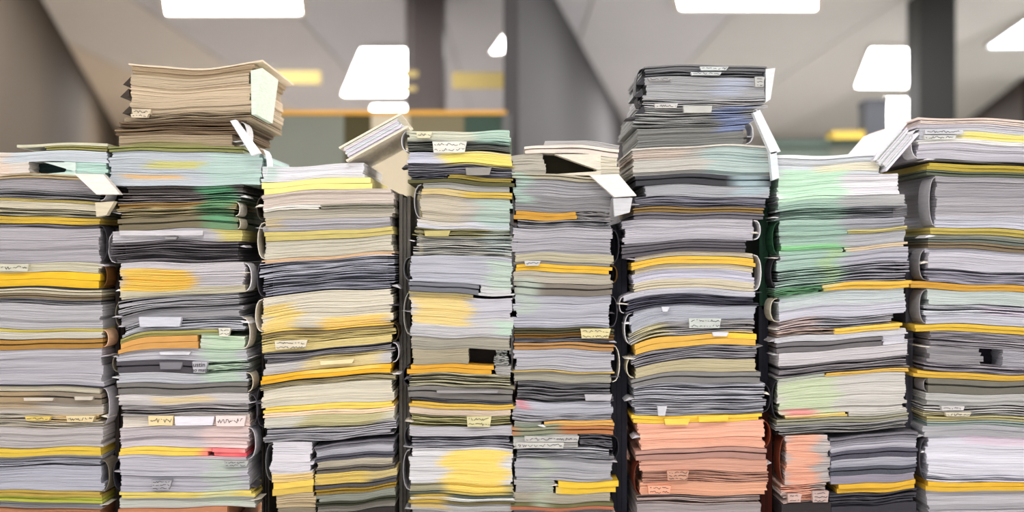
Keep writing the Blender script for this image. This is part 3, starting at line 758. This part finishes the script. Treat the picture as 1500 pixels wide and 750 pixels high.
# ---- pile of pink-edged sheets
D2 = Pile(1358, 1560, [(176, 8, 0, 0), (240, 6, 2, 0), (330, 5, 0, 0), (430, 12, 2, 0), (540, 8, 0, 0), (640, 2, 0, 0), (800, 0, 0, 0)],
          [(1404, 1560, 196, 207, (250, 236, 130), .9), (1405, 1560, 640, 652, (222, 196, 212), .6), (1345, 1400, 604, 612, (206, 190, 120), .6), (1440, 1560, 452, 464, (220, 200, 220), .5)])
build_pile('D2', 'pile of pink-edged sheets', D2, [
    ('thin pinkish cover sheets', [(176, 179, 'c', (226, 206, 196)), (180, 184, 'd', (236, 218, 208)), (184.5, 190, 'd', (206, 200, 206))], {'x0': 1346, 'nofold': 1}),
    ('white sheaf with printed edge and lemon sheets', [(190.5, 207, 'p', (220, 220, 226)), (207.5, 213, 'd', (238, 236, 232)), (213, 236, 'p', (208, 204, 212))], {'x0': 1346, 'fold': 'L', 'fcol': PW}),
    ('dark mustard folder', [(236.5, 242, 's', (116, 112, 108)), (242.5, 252, 'd', (186, 164, 66)), (252.5, 259, 'c', (96, 104, 84))], {'nofold': 1}),
    ('thick lavender-grey bundle', [(259.5, 318, 'p', (176, 172, 177)), (318, 336, 'p', (206, 205, 214))], {'x0': 1372, 'fold': 'L', 'fcol': LG}),
    ('mustard sheets on green and brown boards', [(336.5, 346, 'd', (190, 172, 90)), (346.5, 350, 'p', (190, 188, 170)), (350.5, 358, 'c', (112, 118, 108)), (358.5, 367, 'c', (128, 112, 88))], {'nofold': 1}),
    ('pale lavender sheaf', [(367.5, 398, 'p', (204, 201, 210)), (398, 417, 's', (180, 176, 190))], {'fold': 'L', 'fcol': G}),
    ('curving amber folder', [(417.5, 427, 'd', (206, 156, 60))], {'x0': 1330, 'nofold': 1}),
    ('pale green-white bundle with dark slots', [(427.5, 448, 'p', (206, 216, 212)), (448, 464, 's', (204, 206, 212)), (464, 478, 'p', (206, 206, 216))], {'fold': 'L', 'fcol': G}),
    ('yellow folder with a dark upper line', [(478.5, 489, 'd', (222, 184, 66))], {'x0': 1340, 'nofold': 1}),
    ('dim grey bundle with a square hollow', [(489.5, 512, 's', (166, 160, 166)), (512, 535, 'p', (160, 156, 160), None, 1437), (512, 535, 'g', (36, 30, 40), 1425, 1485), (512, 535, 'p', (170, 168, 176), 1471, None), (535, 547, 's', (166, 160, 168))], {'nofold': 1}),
    ('amber strip folder', [(547.5, 556, 'd', (214, 172, 66))], {'x0': 1340, 'nofold': 1}),
    ('dark olive-grey boards', [(556.5, 577, 'c', (112, 109, 98))], {'fold': 'L', 'fcol': G}),
    ('grey bundle with torn slips', [(577.5, 594, 'p', (190, 189, 186)), (594, 610, 's', (186, 184, 182))], {'nofold': 1}),
    ('straw and teal boards', [(610.5, 617, 'c', (176, 168, 124)), (617.5, 624, 'c', (142, 156, 150))], {'nofold': 1}),
    ('soft grey sheaf', [(624.5, 640, 'p', (178, 177, 181))], {'x0': 1350, 'nofold': 1}),
    ('bright white bundle', [(640.5, 694, 'p', (226, 224, 234)), (694, 705, 's', (218, 216, 226))], {'fold': 'L', 'fcol': DK}),
    ('golden amber folder', [(705.5, 718, 'd', (230, 184, 58))], {'nofold': 1}),
    ('grey-lavender bundle', [(718.5, 796, 'p', (190, 187, 192))], {'nofold': 1}),
])

# ------------------------------------------------------------------ slips, labels and flaps that belong to the files
M_INK = plain_mat('dark_ink', (52, 50, 56), .7, .1)


def strokes(mb, x0, x1, y0, y1, yf):
    """illegible handwriting"""
    x = x0
    px, py = x, (y0 + y1) / 2
    while x < x1:
        x += rnd.uniform(1.0, 2.2)
        ny = rnd.uniform(y0, y1)
        a, b_ = Vector((wx(px), wz(py))), Vector((wx(x), wz(ny)))
        n = Vector((-(b_ - a).y, (b_ - a).x)).normalized() * K * .28
        mb.hexa([(a.x - n.x, yf - .0008, a.y - n.y), (b_.x - n.x, yf - .0008, b_.y - n.y), (b_.x + n.x, yf - .0008, b_.y + n.y), (a.x + n.x, yf - .0008, a.y + n.y)],
                [(a.x - n.x, yf, a.y - n.y), (b_.x - n.x, yf, b_.y - n.y), (b_.x + n.x, yf, b_.y + n.y), (a.x + n.x, yf, a.y + n.y)], lin((60, 56, 60)))
        px, py = x, ny
        if rnd.random() < .16:
            x += 2.5; px = x


def slip(key, idx, x0, x1, y0, y1, col, rows=0, tilt=0, yf=-.011):
    par = FILES[key][idx]
    org = tuple(par.location)
    mb = MB()
    c = lin(col)
    dz = tilt * K
    cut = rnd.uniform(1, 4)
    lo = [(wx(x0), yf, wz(y0)), (wx(x1), yf, wz(y0) + dz), (wx(x1 - cut), yf, wz(y1) + dz), (wx(x0 + cut * .5), yf, wz(y1))]
    hi = [(p[0], yf + .012, p[2]) for p in lo]
    mb.hexa(lo, hi, c)
    o = mb.build('paper_slip', M_BOARD, par, org)
    if rows:
        mk = MB()
        h = (y1 - y0) / rows
        for r in range(rows):
            strokes(mk, x0 + 3, x1 - 4, y0 + h * r + h * .25, y0 + h * r + h * .8, yf - .0002)
        mk.build('handwriting', M_BOARD, o, org, 'stuff')


slip('A', 4, 2, 46, 387, 397, (206, 202, 182), 1)
slip('A', 8, 38, 82, 582, 586, (206, 196, 182)); slip('A', 8, 112, 140, 580, 585, (200, 190, 176))
slip('A', 8, 40, 78, 609, 615, (222, 196, 112), 1); slip('A', 8, 100, 142, 608, 617, (226, 206, 160), 1)
slip('B', 0, 196, 224, 161, 168, (216, 200, 172), 1); slip('B', 0, 194, 220, 168, 173, (220, 204, 178), 1)
slip('B', 6, 244, 262, 347, 351, (150, 146, 146)); slip('B', 6, 178, 300, 338, 345, (206, 202, 206))
slip('B', 9, 206, 268, 464, 478, (204, 204, 214)); slip('B', 9, 322, 340, 480, 492, (224, 220, 204), 2)
slip('B', 10, 236, 282, 515, 519, (214, 214, 220)); slip('B', 10, 284, 306, 529, 545, (186, 184, 190)); slip('B', 10, 236, 270, 530, 540, (120, 118, 124))
slip('B', 12, 220, 256, 608, 622, (236, 214, 166), 1); slip('B', 12, 258, 316, 609, 622, (228, 224, 232)); slip('B', 12, 318, 362, 608, 623, (238, 220, 216), 1)
slip('B', 14, 224, 254, 702, 716, (168, 166, 172), 3); slip('B', 14, 330, 366, 674, 682, (176, 180, 176), 2)
slip('C', 5, 404, 452, 499, 511, (222, 212, 188), 2, 2); slip('C', 6, 470, 520, 528, 534, (230, 216, 170), 0, 3)
slip('D', 0, 634, 684, 208, 224, (234, 232, 220), 2); slip('D', 0, 610, 634, 194, 203, (228, 222, 190), 1); slip('D', 2, 682, 720, 246, 257, (150, 146, 140))
slip('D', 12, 684, 720, 609, 624, (214, 206, 158), 2); slip('D', 4, 622, 660, 338, 346, (190, 178, 118)); slip('D', 10, 640, 730, 571, 575, (150, 146, 146))
slip('A2', 7, 850, 894, 481, 495, (222, 210, 158), 2); slip('A2', 12, 768, 848, 638, 646, (190, 188, 184), 1); slip('A2', 12, 756, 826, 647, 655, (204, 202, 196), 1)
slip('A2', 9, 856, 896, 577, 586, (178, 176, 182)); slip('A2', 4, 768, 792, 382, 389, (206, 206, 206), 1)
slip('B2', 0, 1024, 1066, 99, 104, (220, 224, 222), 1); slip('B2', 0, 1011, 1056, 107, 111, (216, 220, 220), 1); slip('B2', 0, 1104, 1118, 114, 128, (196, 196, 192), 3)
slip('B2', 0, 948, 984, 115, 119, (180, 178, 178), 1); slip('B2', 0, 958, 992, 153, 159, (214, 210, 206), 1); slip('B2', 1, 1000, 1042, 156, 166, (196, 196, 190))
slip('B2', 11, 1008, 1055, 466, 480, (200, 206, 200), 2); slip('B2', 11, 968, 980, 449, 456, (216, 216, 224)); slip('B2', 11, 1042, 1066, 486, 492, (222, 222, 226))
slip('B2', 15, 962, 976, 594, 608, (206, 206, 212)); slip('B2', 19, 976, 1008, 688, 702, (206, 156, 132), 3); slip('B2', 19, 948, 982, 710, 722, (244, 176, 146), 2)
slip('B2', 16, 972, 1010, 612, 621, (246, 208, 90)); slip('B2', 16, 1022, 1066, 609, 617, (248, 206, 76), 0, 2)
slip('D2', 1, 1352, 1408, 191, 197, (214, 214, 218), 1); slip('D2', 1, 1350, 1398, 199, 205, (220, 220, 214), 1)
slip('D2', 12, 1376, 1410, 594, 600, (206, 202, 200), 1); slip('D2', 12, 1382, 1420, 603, 609, (210, 202, 180), 1)
slip('C2L', 1, 1152, 1172, 722, 734, (206, 176, 166), 2); slip('C2L', 1, 1188, 1212, 718, 734, (200, 176, 168), 3)


# the two lines of lettering that can be read on the charcoal folder
def lettering(text, x, y, size_px, par):
    cu = bpy.data.curves.new('lettering', 'FONT')
    cu.body = text; cu.size = size_px * K * 1.35; cu.extrude = .0003
    tmp = bpy.data.objects.new('lettering_source', cu)
    COL.objects.link(tmp)
    dg = bpy.context.evaluated_depsgraph_get()
    me = bpy.data.meshes.new_from_object(tmp.evaluated_get(dg))
    bpy.data.objects.remove(tmp, do_unlink=True); bpy.data.curves.remove(cu)
    me.materials.clear(); me.materials.append(M_INK)
    o = bpy.data.objects.new('lettering', me)
    COL.objects.link(o)
    o.parent = par
    o.location = (wx(x) - par.location.x, -.0118 - par.location.y, wz(y) - par.location.z)
    o.rotation_euler = (math.pi / 2, 0, 0)
    o['kind'] = 'stuff'


lettering('ustin', 285, 536.5, 7, FILES['B'][10])
lettering('no mate', 283, 543.5, 5.5, FILES['B'][10])


def flap(key, idx, quad, col, depth=.2, yf=-.004, name='flap'):
    """a bent-out sheet: quad of picture points on the front, run back into the pile"""
    par = FILES[key][idx]
    org = tuple(par.location)
    mb = MB()
    lo = [(wx(x), yf, wz(y)) for x, y in quad]
    hi = [(p[0], yf + depth, p[2]) for p in lo]
    mb.hexa(lo, hi, lin(col))
    mb.build(name, M_BOARD, par, org)


flap('A', 0, [(118, 256), (160, 257), (184, 286), (150, 286)], (244, 236, 226), .018, -.032)
flap('A', 2, [(148, 298), (176, 296), (164, 316), (150, 318)], (216, 204, 176), .018, -.032)
flap('A2', 0, [(862, 258), (904, 257), (930, 288), (898, 290)], (244, 240, 232), .018, -.032)
flap('A2', 2, [(896, 292), (924, 291), (920, 312), (898, 318)], (206, 206, 210), .018, -.032)
flap('B', 1, [(343, 180), (351, 178), (386, 226), (374, 230)], (236, 238, 246), .018, -.032)
flap('B', 0, [(368, 104), (385, 100), (376, 168), (369, 168)], (226, 238, 220), .15)
flap('B2', 0, [(1121, 102), (1135, 100), (1128, 146), (1121, 150)], (236, 236, 238), .15)
flap('B2', 2, [(1098, 168), (1108, 164), (1138, 224), (1124, 228)], (236, 240, 242), .018, -.032)
flap('B2', 3, [(1122, 226), (1132, 224), (1136, 262), (1126, 266)], (226, 234, 238), .018, -.032)
flap('A', 0, [(66, 238), (112, 238), (112, 250), (110, 251)], (214, 228, 220), .03)
flap('A', 0, [(46, 257), (112, 257), (112, 251), (98, 252)], (204, 226, 214), .03)
flap('A2', 0, [(812, 226), (880, 226), (880, 249), (876, 249)], (234, 226, 208), .03)
flap('A2', 0, [(786, 257), (880, 257), (880, 251), (862, 252)], (226, 218, 198), .03)
# dog-eared sheet corners that stick out at the sides
for key in ('A', 'B', 'C', 'D', 'A2', 'B2', 'C2', 'D2'):
    pl = PILES[key]
    for i, par in enumerate(FILES[key]):
        for side in 'LR':
            if rnd.random() > .55 or (key in 'AD2' and len(key) == 1 and side == 'L' and key == 'A') or (key == 'D2' and side == 'R') or (key == 'D' and side == 'R') or (key == 'A2' and side == 'L'):
                continue
            pb = [c for c in par.children if c.name.startswith('page_block')]
            if not pb or i == 0:
                continue
            vs = [v.co for v in pb[0].data.vertices]
            hx = max(v.x for v in vs) if side == 'R' else min(v.x for v in vs)
            zs = [v.z for v in vs if abs(v.x - hx) < .02]
            yc = 375 - (rnd.uniform(min(zs), max(zs)) + par.location.z - ZC) / K
            xc = 750 + (hx + par.location.x) / K
            o_ = rnd.uniform(5, 11) * (1 if side == 'R' else -1)
            h_ = rnd.uniform(2, 5)
            flap(key, i, [(xc - o_ * .8, yc), (xc + o_ * .3, yc - h_ * .3), (xc + o_, yc + h_ * rnd.uniform(-.6, 1.2)), (xc - o_ * .5, yc + 1.2)], rnd.choice((PW, P, CRW, LG, DK)), .05, rnd.uniform(-.006, .004), 'dog_ear')
for k, (q, ln) in enumerate((((184, 118), 12), ((180, 136), 14), ((183, 160), 12))):
    x, y = q
    for key, dx in (('B', 0), ('B2', 752)):
        flap(key, 0, [(x + dx - 4, y + 6), (x + dx + 8, y - 6), (x + dx + 10, y + 4), (x + dx + 6, y + 6)], (62, 52, 44) if key == 'B' else (56, 56, 60), .1, 0, 'binder_clip')

# ------------------------------------------------------------------ upright boards added to fill the gaps between the piles, coloured as their shade
def upright(label, x0, x1, ytop, col, yf=.06, ybot=796, lean=0, name='gap_shade_board', y_b=.29):
    t_ = thing(name, label, 'folder', (wx((x0 + x1) / 2), .2, wz(ybot)))
    ox, oy, oz = t_.location
    mb = MB()
    n = 3
    w = (x1 - x0) / n
    for k in range(n):
        c = [v * (1, .8, 1.15)[k] for v in lin(col)]
        a, b_ = x0 + w * k + .4, x0 + w * (k + 1) - .4
        yt = ytop + (0, 5, 2)[k]
        mb.hexa([(wx(a) - ox, yf - oy + k * .004, 0), (wx(b_) - ox, yf - oy + k * .004, 0), (wx(b_) - ox, y_b - oy, 0), (wx(a) - ox, y_b - oy, 0)],
                [(wx(a + lean) - ox, yf - oy + k * .004, wz(yt) - oz), (wx(b_ + lean) - ox, yf - oy + k * .004, wz(yt) - oz), (wx(b_ + lean) - ox, y_b - oy, wz(yt) - oz), (wx(a + lean) - ox, y_b - oy, wz(yt) - oz)], c)
    o = mb.build('boards', M_BOARD, t_, kind='stuff')
    return t_


upright('near-black brown boards added as gap shade between the taupe-wall pile and the tan-topped pile', 153, 172, 400, (52, 42, 38))
upright('black boards added as gap shade between the tan-topped pile and the low pile', 373, 384, 320, (44, 38, 32))
upright('grey-brown boards added to fill the gap beside the pile with the handwritten note', 580, 597, 282, (120, 114, 106))
upright('navy-black boards added as gap shade behind the salmon bundles, next to the partition pile', 899, 924, 330, (38, 38, 50))
upright('dark green boards added as gap shade beside the mint-tinted pile', 1122, 1137, 300, (26, 64, 44), ybot=450)
upright('navy-black boards added as gap shade under the dark green ones', 1121, 1137, 451, (34, 34, 46), ybot=604)
upright('dark maroon boards added as gap shade beside the salmon bundles', 1124, 1143, 605, (84, 28, 14))
upright('slate grey boards added as gap shade beside the pile of pink-edged sheets', 1342, 1356, 372, (84, 82, 92))


# ------------------------------------------------------------------ white folders leaning from the low piles up to their neighbours
def leaning(label, p0, p1, thick, col, yb_):
    a, b_ = Vector((wx(p0[0]), wz(p0[1]))), Vector((wx(p1[0]), wz(p1[1])))
    d_ = (b_ - a).normalized()
    n = Vector((-d_.y, d_.x))
    t_ = thing('leaning_folder', label, 'folder', (a.x, .12, a.y))
    ox, oy, oz = t_.location

    def plate(s0, s1, o0, o1, y0, y1, c, name, kind=None, mb=None):
        m = mb or MB()
        p = [a + d_ * s0 + n * o0, a + d_ * s1 + n * o0, a + d_ * s1 + n * o1, a + d_ * s0 + n * o1]
        m.hexa([(q.x - ox, y0 - oy, q.y - oz) for q in p], [(q.x - ox, y1 - oy, q.y - oz) for q in p], c)
        if mb is None:
            m.build(name, M_BOARD, t_)
        return m
    L = (b_ - a).length
    T = thick * K
    plate(0, L, 0, T * .12, -.02, yb_, lin(col), 'cover')
    plate(0, L, T * .88, T, -.02, yb_, lin(col), 'cover')
    m = MB()
    for k in range(7):
        o0 = T * (.13 + .105 * k)
        plate(rnd.uniform(.002, .008), L - rnd.uniform(.004, .02), o0, o0 + T * .095, -.017 + rnd.uniform(0, .006), yb_ - .004, [v * rnd.uniform(.86, 1) for v in lin(PW)], 'x', None, m)
    m.build('page_block', M_PAPER, t_, kind='stuff')


leaning('white folder leaning up from the low pile to the pile with the handwritten note', (510, 238), (600, 188), 24, (236, 226, 206), .24)
leaning('white folder leaning up from the mint-tinted pile to the pink-edged sheets', (1294, 252), (1341, 198), 26, (232, 230, 238), .24)
